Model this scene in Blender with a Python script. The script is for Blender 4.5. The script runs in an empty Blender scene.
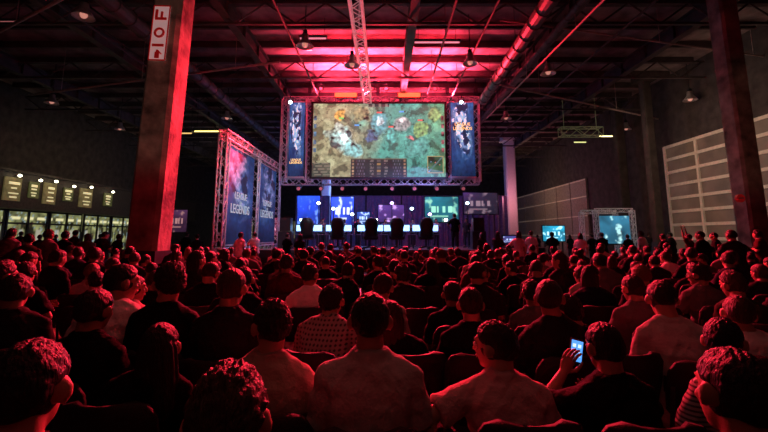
import bpy, math, random
from math import sin, cos, pi, radians, tan
from mathutils import Vector, Matrix, noise
random.seed(11)
S = bpy.context.scene
try:
    S.view_settings.view_transform = 'Standard'
    S.view_settings.look = 'None'
except Exception: pass
COL = S.collection
V = Vector
# ------------------------------------------------------------------ camera
F = 400.0; PITCH = radians(8); CY = 179.0
CAM = V((0, 0, 1.6))
cd = bpy.data.cameras.new('camera'); cam = bpy.data.objects.new('camera', cd); COL.objects.link(cam)
cd.sensor_width = 36; cd.lens = F/768*36; cd.shift_y = -(216-CY)/768; cd.clip_start = .05; cd.clip_end = 300
cam.location = CAM; cam.rotation_euler = (pi/2+PITCH, 0, 0); S.camera = cam
def ray(px, py):
    dx = (px-384)/F; dz = (CY-py)/F
    return V((dx, cos(PITCH)-dz*sin(PITCH), sin(PITCH)+dz*cos(PITCH)))
def at(px, py, Y):
    r = ray(px, py); return CAM + r*(Y/r.y)
def atz(px, py, z):
    r = ray(px, py); return CAM + r*((z-CAM.z)/r.z)
def atx(px, py, x):
    r = ray(px, py); return CAM + r*(x/r.x)
ORD = ['zeroth','first','second','third','fourth','fifth','sixth','seventh','eighth','ninth','tenth','eleventh','twelfth','thirteenth','fourteenth','fifteenth','sixteenth','seventeenth','eighteenth','nineteenth','twentieth','twenty-first','twenty-second','twenty-third','twenty-fourth','twenty-fifth']
# ------------------------------------------------------------------ materials
MC = {}
def mat(name, col, rough=.6, metal=0, em=None, es=0, var=.25, scale=6, bump=0, bscale=30, spec=.5, stretch=None):
    if name in MC: return MC[name]
    m = bpy.data.materials.new(name); m.use_nodes = True; n = m.node_tree; b = n.nodes['Principled BSDF']
    tc = n.nodes.new('ShaderNodeTexCoord'); nz = n.nodes.new('ShaderNodeTexNoise'); nz.inputs['Scale'].default_value = scale
    nz.inputs['Detail'].default_value = 5
    n.links.new(tc.outputs['Object'], nz.inputs['Vector'])
    cr = n.nodes.new('ShaderNodeValToRGB')
    cr.color_ramp.elements[0].position = .3; cr.color_ramp.elements[1].position = .7
    cr.color_ramp.elements[0].color = (*[c*(1-var) for c in col], 1); cr.color_ramp.elements[1].color = (*[min(1, c*(1+var)) for c in col], 1)
    n.links.new(nz.outputs['Fac'], cr.inputs['Fac']); n.links.new(cr.outputs['Color'], b.inputs['Base Color'])
    b.inputs['Roughness'].default_value = rough; b.inputs['Metallic'].default_value = metal
    b.inputs['Specular IOR Level'].default_value = spec
    if em: b.inputs['Emission Color'].default_value = (*em, 1); b.inputs['Emission Strength'].default_value = es
    if bump:
        n2 = n.nodes.new('ShaderNodeTexNoise'); n2.inputs['Scale'].default_value = bscale; n2.inputs['Detail'].default_value = 4
        if stretch:
            mp = n.nodes.new('ShaderNodeMapping'); mp.inputs['Scale'].default_value = stretch
            n.links.new(tc.outputs['Object'], mp.inputs['Vector']); n.links.new(mp.outputs['Vector'], n2.inputs['Vector'])
        else: n.links.new(tc.outputs['Object'], n2.inputs['Vector'])
        bp = n.nodes.new('ShaderNodeBump'); bp.inputs['Strength'].default_value = bump; bp.inputs['Distance'].default_value = .02
        n.links.new(n2.outputs['Fac'], bp.inputs['Height']); n.links.new(bp.outputs['Normal'], b.inputs['Normal'])
    MC[name] = m; return m
def painted(name, es, rough=.5, dif=.3):
    m = bpy.data.materials.new(name); m.use_nodes = True; n = m.node_tree; b = n.nodes['Principled BSDF']
    a = n.nodes.new('ShaderNodeVertexColor'); a.layer_name = 'Col'
    n.links.new(a.outputs['Color'], b.inputs['Emission Color']); b.inputs['Emission Strength'].default_value = es
    b.inputs['Base Color'].default_value = (dif, dif, dif, 1); b.inputs['Roughness'].default_value = rough
    if dif >= .2: n.links.new(a.outputs['Color'], b.inputs['Base Color'])
    return m
M_scr = painted('projected_picture', 1.0, .9, .04)
M_ban = painted('printed_banner_glow', 1.1, .7, .3)  # printed sheet also emits; its brightness is painted in as emission
M_ban2 = painted('printed_banner_faint_glow', .36, .7, .3)  # same print with weaker emission painted in for dimmer light
M_steel = mat('truss_aluminium', (.66,.66,.68), .35, .3, var=.1)
M_dark = mat('dark_metal', (.03,.03,.035), .45, .3)
M_black = mat('black_plastic', (.012,.012,.013), .45, bump=.1)
M_chair = mat('black_chair_fabric', (.009,.008,.009), .65, bump=.3, bscale=120, spec=.3)
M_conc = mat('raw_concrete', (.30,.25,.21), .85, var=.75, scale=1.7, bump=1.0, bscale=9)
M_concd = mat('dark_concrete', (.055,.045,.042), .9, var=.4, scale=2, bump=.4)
M_white = mat('white_paint', (.8,.8,.78), .5, var=.05)
M_signw = mat('sign_white_glow', (.85,.80,.78), .5, var=.05, em=(1,.6,.6), es=.24)  # pinkish emission painted in for red light on the white plate
M_redp = mat('red_paint_glow', (.6,.01,.01), .5, var=.05, em=(1,.02,.02), es=.08)  # red paint with a little emission standing in for light on it
M_pipe = mat('painted_pipe', (.45,.35,.33), .5, var=.2)
M_ceil = mat('ceiling_deck', (.30,.23,.23), .8, var=.5, scale=1.2, bump=.6, bscale=3)
M_beam = mat('ceiling_steel', (.09,.07,.07), .6, .1, var=.4, scale=2)
M_duct = mat('galvanised_duct', (.10,.08,.08), .5, .4, var=.3)
M_gold = mat('gold_letter', (.9,.62,.22), .5, em=(1,.66,.22), es=.95, var=.1)  # letters are no lamps; their brightness is painted in as emission
M_pale = mat('pale_blue_letter', (.5,.6,.65), .5, em=(.55,.72,.72), es=.32, var=.1)  # weak emission painted in to brighten the printed letters
def glow(name, c, s): return mat(name, c, .5, em=c, es=s, var=.05)
# ------------------------------------------------------------------ mesh builder
def basis(d):
    d = d.normalized(); a = V((0,0,1)) if abs(d.z) < .95 else V((1,0,0))
    x = d.cross(a).normalized(); return x, x.cross(d).normalized()
class MB:
    def __init__(s): s.v = []; s.f = []; s.m = []
    def add(s, vs, fs, mi=0):
        o = len(s.v); s.v += [tuple(v) for v in vs]
        for f in fs: s.f.append(tuple(i+o for i in f)); s.m.append(mi)
    def box(s, c, d, rot=None, mi=0):
        c = V(c); vs = []
        for z in (-1,1):
            for y in (-1,1):
                for x in (-1,1):
                    p = V((x*d[0]/2, y*d[1]/2, z*d[2]/2))
                    if rot: p = rot @ p
                    vs.append(c+p)
        s.add(vs, [(0,2,3,1),(4,5,7,6),(0,1,5,4),(2,6,7,3),(0,4,6,2),(1,3,7,5)], mi); return s
    def loft(s, rings, mi=0, cap=True):
        n = len(rings[0]); vs = [p for r in rings for p in r]; fs = []
        for k in range(len(rings)-1):
            for i in range(n):
                j = (i+1) % n; fs.append((k*n+i, k*n+j, (k+1)*n+j, (k+1)*n+i))
        if cap: fs.append(tuple(range(n-1,-1,-1))); fs.append(tuple((len(rings)-1)*n+i for i in range(n)))
        s.add(vs, fs, mi); return s
    def path(s, pts, rs, n=8, mi=0):
        pts = [V(p) for p in pts]; rings = []
        if not hasattr(rs, '__len__'): rs = [rs]*len(pts)
        for k, p in enumerate(pts):
            d = (pts[min(k+1, len(pts)-1)]-pts[max(k-1, 0)])
            if k == 0: x, y = basis(d)
            else:
                d.normalize(); x = (x-d*x.dot(d)).normalized(); y = x.cross(d)
            rings.append([p+x*cos(2*pi*i/n)*rs[k]+y*sin(2*pi*i/n)*rs[k] for i in range(n)])
        return s.loft(rings, mi)
    def tube(s, a, b, r0, r1=None, n=8, mi=0): return s.path([a,b], [r0, r0 if r1 is None else r1], n, mi)
    def ell(s, c, r, rot=None, seg=16, rg=10, mi=0):
        c = V(c); rings = []
        for k in range(rg+1):
            t = pi*k/rg; t = min(max(t, .02), pi-.02); ring = []
            for i in range(seg):
                a = 2*pi*i/seg; p = V((r[0]*sin(t)*cos(a), r[1]*sin(t)*sin(a), -r[2]*cos(t)))
                if rot: p = rot @ p
                ring.append(c+p)
            rings.append(ring)
        return s.loft(rings, mi)
    def cap(s, a, b, r0, r1, n=14, mi=0):
        s.tube(a, b, r0, r1, n, mi); s.ell(a, (r0,)*3, None, n, 8, mi); s.ell(b, (r1,)*3, None, n, 8, mi); return s
    def lathe(s, prof, c=(0,0,0), n=20, mi=0):
        c = V(c); return s.loft([[c+V((r*cos(2*pi*i/n), r*sin(2*pi*i/n), z)) for i in range(n)] for r, z in prof], mi)
    def mesh(s, name, mats, smooth=False):
        me = bpy.data.meshes.new(name); me.from_pydata(s.v, [], s.f)
        for m in (mats if isinstance(mats, (list,tuple)) else [mats]): me.materials.append(m)
        me.polygons.foreach_set('material_index', s.m)
        if smooth: me.polygons.foreach_set('use_smooth', [True]*len(s.f))
        me.update(); return me
    def build(s, name, mats, parent=None, smooth=False):
        o = bpy.data.objects.new(name, s.mesh(name, mats, smooth)); COL.objects.link(o)
        if parent: o.parent = parent
        return o
    def frommesh(s, me, mi=0, mtx=None):
        vs = [(mtx @ v.co) if mtx else v.co.copy() for v in me.vertices]
        s.add(vs, [tuple(p.vertices) for p in me.polygons], mi)
def tag(o, label=None, cat=None, group=None, kind=None):
    if label: o['label'] = label
    if cat: o['category'] = cat
    if group: o['group'] = group
    if kind: o['kind'] = kind
    return o
def empty(name, loc=(0,0,0), rz=0, label=None, cat=None, group=None):
    o = bpy.data.objects.new(name, None); COL.objects.link(o); o.location = loc; o.rotation_euler = (0,0,rz); o.empty_display_size = .1
    return tag(o, label, cat, group)
def child(name, me, parent, mats=None, mtx=None):
    o = bpy.data.objects.new(name, me); COL.objects.link(o); o.parent = parent
    if mtx: o.matrix_local = mtx
    if mats:
        for i, m in mats.items(): o.material_slots[i].link = 'OBJECT'; o.material_slots[i].material = m
    return o
def text(name, body, size, mtx, m, parent, bold=0.0):
    c = bpy.data.curves.new('t', 'FONT'); c.body = body; c.size = size; c.align_x = 'CENTER'; c.align_y = 'CENTER'; c.extrude = .01; c.offset = bold
    o = bpy.data.objects.new('t', c); COL.objects.link(o); dg = bpy.context.evaluated_depsgraph_get()
    me = bpy.data.meshes.new_from_object(o.evaluated_get(dg)); bpy.data.objects.remove(o)
    me.materials.clear(); me.materials.append(m); me.name = name
    o = bpy.data.objects.new(name, me); COL.objects.link(o); o.parent = parent; o.matrix_local = mtx; return o
def grid(name, p0, u, v, nu, nv, fn, m, parent=None):
    p0 = V(p0); u = V(u); v = V(v)
    vs = []; cs = []
    for j in range(nv+1):
        for i in range(nu+1):
            a = i/nu; b = j/nv; vs.append(p0+u*a+v*b); c = fn(a, b); cs += [c[0], c[1], c[2], 1.0]
    fs = [(j*(nu+1)+i, j*(nu+1)+i+1, (j+1)*(nu+1)+i+1, (j+1)*(nu+1)+i) for j in range(nv) for i in range(nu)]
    me = bpy.data.meshes.new(name); me.from_pydata(vs, [], fs); me.materials.append(m)
    at_ = me.color_attributes.new('Col', 'FLOAT_COLOR', 'POINT'); at_.data.foreach_set('color', cs)
    o = bpy.data.objects.new(name, me); COL.objects.link(o)
    if parent: o.parent = parent
    return o
def fbm(x, y, z=0, o=4):
    s = 0; a = .5
    for k in range(o): s += a*noise.noise(V((x, y, z))); x *= 2; y *= 2; z += 7; a *= .5
    return s
def truss(mb, a, b, s=.32, r=.03, rl=.017):
    a = V(a); b = V(b); d = (b-a); L = d.length; d.normalize(); x, y = basis(d); h = s/2
    cs = [(x*h+y*h), (x*-h+y*h), (x*-h+y*-h), (x*h+y*-h)]
    for c in cs: mb.tube(a+c, b+c, r, r, 6)
    n = max(2, round(L/s/1.1))
    for k in range(n):
        p = a+d*(L*k/n); q = a+d*(L*(k+1)/n)
        for i in range(4):
            j = (i+1) % 4
            if k % 2: i, j = j, i
            mb.tube(p+cs[i], q+cs[j], rl, rl, 4)
    for k in (0, n):
        p = a+d*(L*k/n)
        for i in range(4): mb.tube(p+cs[i], p+cs[(i+1) % 4], rl, rl, 4)
# ------------------------------------------------------------------ room shell
XL, XR, YB, ZC = -25.0, 18.0, 62.0, 11.6
def struct(name, mb, m, parent=None):
    o = mb.build(name, m, parent)
    if not parent: o['kind'] = 'structure'
    return o
M_floor = mat('polished_dark_floor', (.05,.045,.045), .35, var=.4, scale=1.5)
struct('floor', MB().box((-3.5, 30, -.1), (45, 66, .2)), M_floor)
struct('ceiling', MB().box((-3.5, 30, ZC+.15), (45, 66, .3)), M_ceil)
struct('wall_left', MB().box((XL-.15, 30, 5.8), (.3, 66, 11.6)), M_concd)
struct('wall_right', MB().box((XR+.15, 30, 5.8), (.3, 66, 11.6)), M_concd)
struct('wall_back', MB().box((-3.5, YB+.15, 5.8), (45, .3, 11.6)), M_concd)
M_bar = mat('pale_bar_warm_glow', (.6,.5,.40), .6, var=.15, em=(1,.72,.5), es=.06)  # faint warm emission stands for the light on the bars
M_pane = mat('brown_glow_pane', (.10,.07,.055), .5, em=(.35,.2,.12), es=.13, var=.6, scale=.8)  # warm light on the panes is painted in as dim brown emission
def wall_window(idx, y0, y1, z0, z1, nc, nr, x=XR-.06):
    e = bpy.data.objects.new('window_%d' % idx, None); COL.objects.link(e); e['kind'] = 'structure'
    MB().box((x, (y0+y1)/2, (z0+z1)/2), (.06, y1-y0, z1-z0)).build('pane', M_pane, e)
    mb = MB()
    for i in range(nc+1): mb.box((x-.07, y0+(y1-y0)*i/nc, (z0+z1)/2), (.1, .16, z1-z0+.12))
    for j in range(nr+1): mb.box((x-.06, (y0+y1)/2, z0+(z1-z0)*j/nr), (.08, y1-y0, .17))
    mb.build('window_frame', M_bar, e)
wall_window(1, 13.5, 19.6, .6, 7.1, 3, 8)
wall_window(2, 19.9, 25.0, .6, 7.1, 2, 8)
M_part = mat('grey_partition', (.28,.23,.19), .7, var=.25)
for k in range(6):
    y = 35+k*3.1
    mb = MB().box((XR-.12, y+1.5, 3.3), (.16, 2.95, 6.6))
    o = tag(mb.build('partition_panel', M_part), 'tall grey partition panel on the far right wall, %s from the camera end' % ORD[k+1], 'partition panel', 'tall partition panels along the right wall')
    m2 = MB()
    for z in (1.6, 3.3, 5.0, 6.5): m2.box((XR-.22, y+1.5, z), (.05, 2.9, .09))
    m2.build('rail', M_bar, o)
M_fascia = mat('dark_fascia', (.06,.045,.04), .7, var=.3)
fe = MB().box((XL+.5, 36, 4.6), (1.0, 30, 2.2)).box((XL+.6, 36, 3.4), (1.3, 30, .18)).box((XL+.6,36,5.75),(1.2,30,.14)).build('trim_1', M_fascia); fe['kind'] = 'structure'
def shopfn(seed):
    def fn(u,v):
        n = fbm(u*5+seed, v*5, seed); c = V((.19,.20,.08))*(1+n*2.4)
        if fbm(u*9, v*3+seed, 3, 2) > .04 and v < .8: c = c*.10
        if .80 < v < .87 and (u*3+seed) % 1 < .7: c = V((.8,.75,.4))
        if int(u*9+seed*3) % 4 == 0 and .3 < v < .6: c = V((.36,.34,.26))
        if fbm(u*14+seed, v*9, 6, 2) > .2: c = V((.22,.3,.34))
        return [max(0,x) for x in c]
    return fn
M_shop = painted('lit_shop_interior', 1.0, .4, .05)
for k in range(7):
    y = 23+k*3.4
    e = bpy.data.objects.new('window_%d' % (k+3), None); COL.objects.link(e); e['kind'] = 'structure'
    grid('pane', (XL+.16, y+.05, .3), (0,3.1,0), (0,0,2.9), 30, 30, shopfn(k*1.7), M_shop, e)
    mb = MB()
    for q in (0, 1.6, 3.2): mb.box((XL+.2, y+q, 1.7), (.12, .14, 3.2))
    for z in (.2, 2.4, 3.25): mb.box((XL+.2, y+1.6, z), (.1, 3.2, .12))
    mb.build('window_frame', M_dark, e)
M_cream = glow('cream_sign_face', (1,.88,.5), .5)
M_bulb = glow('warm_bulb', (1,.92,.62), 9)
SN = ['first','second','third','fourth','fifth','sixth']
for k, (py_, w, hh_) in enumerate([(25.6,1.5,1.5),(27.2,1.0,1.1),(28.5,1.35,1.5),(30.2,1.1,1.0),(32.0,1.7,1.5),(34.6,1.3,1.1)]):
    e = empty('wall_sign', (XL+1.05, py_, 4.55+.1*(k%2)), 0, 'lit cream sign board on the left wall fascia, %s from the left' % SN[k], 'sign', 'lit sign boards on the left wall')
    MB().box((0,0,0), (.08, w*.8, hh_)).build('board', mat('sign_backing_%d'%(k%2),((.22,.17,.07),(.11,.10,.04))[k%2],.6,em=((.6,.5,.2),(.35,.4,.12))[k%2],es=.10,var=.6,scale=2.5), e)
    for zz, ww, hh in ((.28,.55,.16),(.05,.38,.1),(-.2,.5,.08),(-.38,.4,.10)): MB().box((.06,(-.05 if k%2 else .06),zz*hh_/1.1), (.03, w*ww*(.7+.12*((k*7+int(zz*10))%4)), hh)).build('sign_lettering', M_cream, e)
    la = MB().path([(0,0,hh_/2),(.25,0,hh_/2+.22),(.4,0,hh_/2+.16)], .02, 6).build('sign_lamp', M_dark, e)
    MB().ell((.4,0,hh_/2+.12),(.10,.12,.09)).build('bulb', M_bulb, la)
e = bpy.data.objects.new('door_1', None); COL.objects.link(e); e['kind'] = 'structure'
pd = at(121, 224, 40)
MB().box((pd.x, 40, 2.2), (1.1,.1,4.4)).build('door_leaf', mat('orange_door_glow', (.5,.2,.06), .5, em=(.9,.35,.1), es=.3), e)  # light on the door leaf is painted in as orange emission
MB().box((pd.x-.62,40,2.2),(.14,.2,4.5)).box((pd.x+.62,40,2.2),(.14,.2,4.5)).box((pd.x,40,4.5),(1.4,.2,.14)).build('door_frame', M_dark, e)
M_bback = painted('far_bay_interior', .9, .5, .05)
def farfn(seed, base, hi):
    def fn(u,v):
        n = fbm(u*6+seed, v*5, seed); c = V(base)*(1+2*n)
        if int(u*14+seed*5) % 5 == 0 and .25 < v < .8: c = V(hi)*(.5+abs(n)*2)
        return [max(0,x) for x in c]
    return fn
for k in range(9):
    x = -22+k*4.4
    e = bpy.data.objects.new('window_%d' % (k+10), None); COL.objects.link(e); e['kind'] = 'structure'
    fn = farfn(k*2.3, (.14,.13,.07), (.8,.7,.4)) if k < 4 else farfn(k*1.9, (.07,.03,.12), (.5,.2,.6))
    grid('pane', (x-1.9,YB-.1,1.1), (3.8,0,0), (0,0,2.7), 28, 16, fn, M_bback, e)
    mb = MB()
    for q in (-1.95,-.65,.65,1.95): mb.box((x+q, YB-.15, 2.4), (.14,.1,2.9))
    mb.box((x, YB-.15, 3.8),(4,.12,.2)); mb.build('window_frame', M_dark, e)
# ------------------------------------------------------------------ columns
def column(x, y, w, label, m, z1=ZC):
    e = empty('concrete_column', (x, y, 0), 0, label, 'column')
    h = w/2; c = w*.12; rings = []
    for z, g in ((0,0),(.02,0),(z1*.5,0),(z1,0)):
        rings.append([V((a,b,z)) for a,b in ((-h+c,-h),(h-c,-h),(h,-h+c),(h,h-c),(h-c,h),(-h+c,h),(-h,h-c),(-h,-h+c))])
    MB().loft(rings).build('shaft', m, e)
    MB().box((0,0,.6),(w+.04,w+.04,1.2)).build('base_guard', M_dark, e)
    MB().box((0,0,z1-.25),(w+.5,w+.5,.5)).build('capital', m, e)
    return e
TILT = radians(1.6)
pc = at(147, 250, 11); cl = column(pc.x, 11, .84, 'tall concrete column with red and white signs, left foreground of the crowd', M_conc, 11.5); cl.rotation_euler = (0,TILT,0)
pc2 = at(756, 250, 14); cr_ = column(pc2.x, 14, .68, 'tall plain concrete column at the right edge of the crowd', M_conc, 11.5); cr_.rotation_euler = (0,radians(-.7),0)
p = at(511,200,40); column(p.x, 40, 1.0, 'pale column lit pink right of the big screen', M_white)
p = at(326,200,40); column(p.x, 40, .9, 'pale column lit blue below the big screen', M_white)
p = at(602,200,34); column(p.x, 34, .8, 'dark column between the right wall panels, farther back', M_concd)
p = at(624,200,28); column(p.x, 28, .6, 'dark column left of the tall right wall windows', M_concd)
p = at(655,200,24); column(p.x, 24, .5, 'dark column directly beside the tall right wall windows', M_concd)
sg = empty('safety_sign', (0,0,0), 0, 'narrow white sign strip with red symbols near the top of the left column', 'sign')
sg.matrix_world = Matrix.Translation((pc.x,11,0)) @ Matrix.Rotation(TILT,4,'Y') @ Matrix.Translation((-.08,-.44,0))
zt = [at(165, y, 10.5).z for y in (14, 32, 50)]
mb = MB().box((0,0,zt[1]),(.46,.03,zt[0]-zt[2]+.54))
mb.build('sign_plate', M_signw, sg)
mb = MB()
def ring(mb, c, r, w, n=20):
    for i in range(n):
        a = 2*pi*i/n; b = 2*pi*(i+1)/n
        mb.tube((c[0]+r*cos(a),c[1],c[2]+r*sin(a)),(c[0]+r*cos(b),c[1],c[2]+r*sin(b)),w,w,6)
z = zt[0]; mb.box((0,-.03,z-.12),(.32,.03,.07)).box((-.13,-.03,z+.02),(.07,.03,.26)).box((.02,-.03,z-.0),(.06,.03,.18))
ring(mb, (0,-.03,zt[1]), .12, .034)
z = zt[2]; mb.box((0,-.03,z+.16),(.32,.03,.07))
mb.box((0,-.03,z-.13),(.12,.03,.18)).box((0,-.03,z-.01),(.06,.03,.06)).tube((.02,-.03,z+.0),(.12,-.03,z-.1),.018)
for zz in (zt[0]+.27, zt[2]-.27): mb.box((0,-.02,zz),(.46,.03,.03))
for sx in (-.225,.225): mb.box((sx,-.02,zt[1]),(.025,.03,zt[0]-zt[2]+.54))
mb.build('pictogram', M_redp, sg)
sp = at(743,198,13.5)
ss = empty('safety_sign', (sp.x, 13.6, sp.z), 0, 'small round red sign low on the right concrete column', 'sign')
mb = MB(); mb.loft([[V((.14*cos(2*pi*i/20), yy, .14*sin(2*pi*i/20))) for i in range(20)] for yy in (.07,-.03)]); mb.build('sign_plate', M_redp, ss)
MB().box((0,-.035,0),(.16,.02,.05)).build('sign_mark', M_white, ss)
# ------------------------------------------------------------------ ceiling steel
def ibeam(a, b, h, w, label, group):
    a = V(a); b = V(b); d = (b-a); L = d.length; d.normalize(); ang = math.atan2(d.y, d.x); R = Matrix.Rotation(ang, 3, 'Z'); c = (a+b)/2
    mb = MB().box(c, (L, .05, h), R).box(c+V((0,0,h/2)), (L, w, .05), R).box(c-V((0,0,h/2)), (L, w, .05), R)
    n = int(L/2)
    for k in range(n): mb.box(a+d*(L*(k+.5)/n), (.04, w*.8, h), R)
    return tag(mb.build('ceiling_beam', M_beam), label, 'beam', group)
for i, x in enumerate((-20,-13.2,-6.4,1.2,7.6,13.2)):
    ibeam((x,4,10.7),(x,60,10.7), .7, .35, 'long dark steel beam running toward the back wall, %s from the left' % ORD[i+1], 'long ceiling beams')
for i in range(9):
    y = 9.6+i*5.6
    mb = MB()
    for z in (10.1, 11.0): mb.box((-3.5,y,z),(42,.12,.10))
    n = 34
    for k in range(n):
        x0 = XL+42*k/n+.4; x1 = x0+42/n
        mb.tube((x0,y,10.1 if k%2 else 11.0),(x1,y,11.0 if k%2 else 10.1),.04,.04,5)
    tag(mb.build('roof_truss', M_beam), 'open-web steel roof truss spanning the hall, %s from the camera' % ORD[i+1], 'roof truss', 'roof trusses across the hall')
for i in range(22):
    y = 8.2+i*1.9
    tag(MB().box((-3.5,y,11.40),(42,.12,.34)).build('ceiling_joist', M_beam), 'slim steel joist under the roof deck, %s from the camera' % ORD[i+1], 'joist', 'slim joists under the roof deck')
def pipe(pts, r, m, name, label, cat, rings=False, group=None):
    mb = MB().path(pts, r, 14)
    if rings:
        a = V(pts[0]); b = V(pts[-1]); n = int((b-a).length/.9)
        for k in range(n): q = a.lerp(b, (k+.5)/n); d = (b-a).normalized(); mb.tube(q-d*.04, q+d*.04, r*1.1, r*1.1, 14)
    for t in (.15,.5,.85):
        q = V(pts[0]).lerp(V(pts[-1]), t); mb.tube((q.x,q.y,q.z),(q.x,q.y,ZC-.01),.015,.015,5)
    return tag(mb.build(name, m, smooth=False), label, cat, group)
pipe([(5.6,10,9.55),(5.9,23,9.55)], .28, M_duct, 'air_duct', 'round ribbed air duct hanging right of the big screen', 'duct', True)
pipe([(6.9,9,9.7),(6.9,30,9.7)], .15, M_duct, 'air_duct', 'slimmer round air duct beside the ribbed one, right ceiling', 'duct', True)
pipe([(-9.5,8,9.6),(-9.5,40,9.6)], .3, M_beam, 'air_duct', 'round dark air duct above the left side of the crowd', 'duct', True)
pipe([atz(-30,47,9.2), atz(75,-8,9.2)], .06, M_pipe, 'ceiling_pipe', 'thin pale pipe crossing the top left corner', 'pipe')
pipe([atz(608,-4,9.0), atz(487,118,9.0)], .04, M_pipe, 'ceiling_pipe', 'thin pipe running diagonally above the right of the screen', 'pipe')
pipe([atz(500,20,10.0), atz(790,60,10.0)], .04, M_pipe, 'ceiling_pipe', 'thin pipe crossing the upper right ceiling', 'pipe')
pipe([atz(30,95,9.2), atz(280,62,9.2)], .05, M_pipe, 'ceiling_pipe', 'thin pipe crossing the ceiling left of the screen', 'pipe')
pipe([atz(500,85,9.15), atz(700,128,9.15)], .05, M_pipe, 'ceiling_pipe', 'thin pipe sloping toward the right wall windows', 'pipe')
pipe([(2.6,9,9.95),(2.6,22.8,9.95)], .05, M_beam, 'ceiling_pipe', 'sprinkler pipe running above the middle of the screen', 'pipe')
for k,(xx,zz) in enumerate(((-4.0,10.0),(4.1,9.9),(9.6,9.8),(-11.8,9.9))):
    pipe([(xx,9,zz),(xx,34,zz)], .045, M_beam, 'cable_conduit', 'dark cable conduit along the ceiling, %s of four counted outward' % ORD[k+1], 'conduit')
mb = MB(); truss(mb, (-1.0,5,9.75), (-1.0,23.4,9.75), .42, .045, .024)
for y in (8,15,22): mb.tube((-1,y,9.9),(-1,y,ZC-.01),.02,.02,5)
lt = tag(mb.build('overhead_truss', mat('truss_painted_glow', (.9,.85,.85), .4, .2, em=(1,.35,.4), es=.2)), 'long pale lattice truss hanging from the ceiling toward the screen', 'truss')  # pink-white light on the truss is painted in as emission
M_shade = mat('lamp_shade_metal', (.55,.5,.5), .35, .5)
LAMP = [(84,12,'near the top left corner beside the column'),(352,62,'just left of the overhead truss'),(548,70,'in the upper right over the duct'),(690,97,'in front of the right column'),(626,127,'left of the right wall windows'),(227,116,'above the left banner truss'),(120,127,'just left of the left column'),(506,116,'beside the top right of the screen'),(584,152,'far back between the right wall panels'),(560,168,'farthest back on the right'),(52,100,'over the left wall signs'),(305,42,'above the left part of the screen'),(470,60,'above the right part of the screen')]
sm = MB().lathe([(.02,.55),(.13,.52),(.15,.30),(.2,.22),(.33,.05),(.36,0),(.34,0),(.3,.05),(.1,.2),(.02,.2)], n=24).mesh('lamp_shade', M_shade, True)
rm = MB().tube((0,0,.5),(0,0,2.39),.02,.02,6).box((0,0,.6),(.16,.16,.18)).mesh('hanging_rod', M_dark)
bmh = MB().ell((0,0,.1),(.12,.12,.14)).mesh('bulb', mat('bulb_painted_glow',(.7,.5,.45),.3,em=(1,.4,.3),es=.5), True)  # lamp is off; the faint reddish glow is painted emission
for px, py, w in LAMP:
    p = atz(px, py, 9.4)
    e = empty('pendant_lamp', (p.x, p.y, 9.2), 0, 'bell-shaped pendant lamp '+w, 'lamp', 'bell-shaped pendant lamps')
    child('lamp_shade', sm, e); child('hanging_rod', rm, e); child('bulb', bmh, e)
def strip(px, py, L, c, s, z, label, rot=0):
    p = atz(px, py, z)
    e = empty('strip_light', p, rot, label, 'strip light')
    MB().box((0,0,.06),(L,.16,.08)).build('housing', M_dark, e)
    MB().tube((-L/2+.05,0,-.02),(L/2-.05,0,-.02),.04,.04,8).build('tube', glow('strip_glow_%d_%d' % (px,py), c, s), e)
    for q in (-L*.4, L*.4): MB().tube((q,0,.1),(q,0,ZC-p.z-.01),.012,.012,5).build('hanger', M_dark, e)
strip(437,42,2.2,(1,.3,.4),.9,10.6,'pink-white strip light above the right of the screen')
strip(313,38,1.3,(1,.3,.4),.8,10.6,'short pink strip light above the left of the screen')
strip(208,131,1.8,(1,.72,.2),3.0,8.2,'yellow strip light between left column and screen')
strip(606,136,1.0,(1,.8,.35),4,8.6,'short yellow strip light above the right booths')
strip(580,142,1.0,(.8,.8,.3),1.2,8.6,'faint green-yellow strip light on the right ceiling')
strip(4,22,1.4,(1,.3,.3),.5,10.2,'dim strip light in the top left corner')
strip(186,133,.8,(1,.6,.2),1.0,8.0,'short amber strip light right beside the left column')
# ------------------------------------------------------------------ main screen rig
YS = 24.0
def P(px, py, dy=0): q = at(px, py, YS); return V((q.x, YS+dy, q.z))
a0 = P(312,177); a1 = P(444,104)
BL = [(.225,.52,.10,(.50,.76,.74)),(.19,.66,.055,(.62,.68,.60)),(.29,.36,.07,(.28,.62,.64)),(.155,.44,.040,(.03,.05,.06)),(.275,.60,.030,(.03,.06,.08)),(.20,.86,.045,(1,.50,.12)),(.23,.53,.035,(.95,1,1)),(.12,.58,.04,(.42,.50,.42)),
      (.45,.58,.06,(.06,.14,.34)),(.51,.72,.085,(.12,.42,.50)),(.52,.75,.03,(.80,.93,1)),(.60,.58,.05,(.12,.52,.50)),(.68,.72,.065,(.40,.42,.44)),(.68,.77,.026,(.95,.85,.88)),(.73,.56,.024,(.60,.18,.20)),
      (.82,.64,.05,(.28,.50,.18)),(.91,.82,.05,(.30,.44,.18)),(.38,.85,.07,(.36,.34,.18)),(.80,.40,.09,(.10,.36,.33))]
BARS = [(.22,.80,1),(.51,.88,0),(.68,.89,2),(.82,.77,0),(.34,.70,2),(.60,.68,0)]
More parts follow.
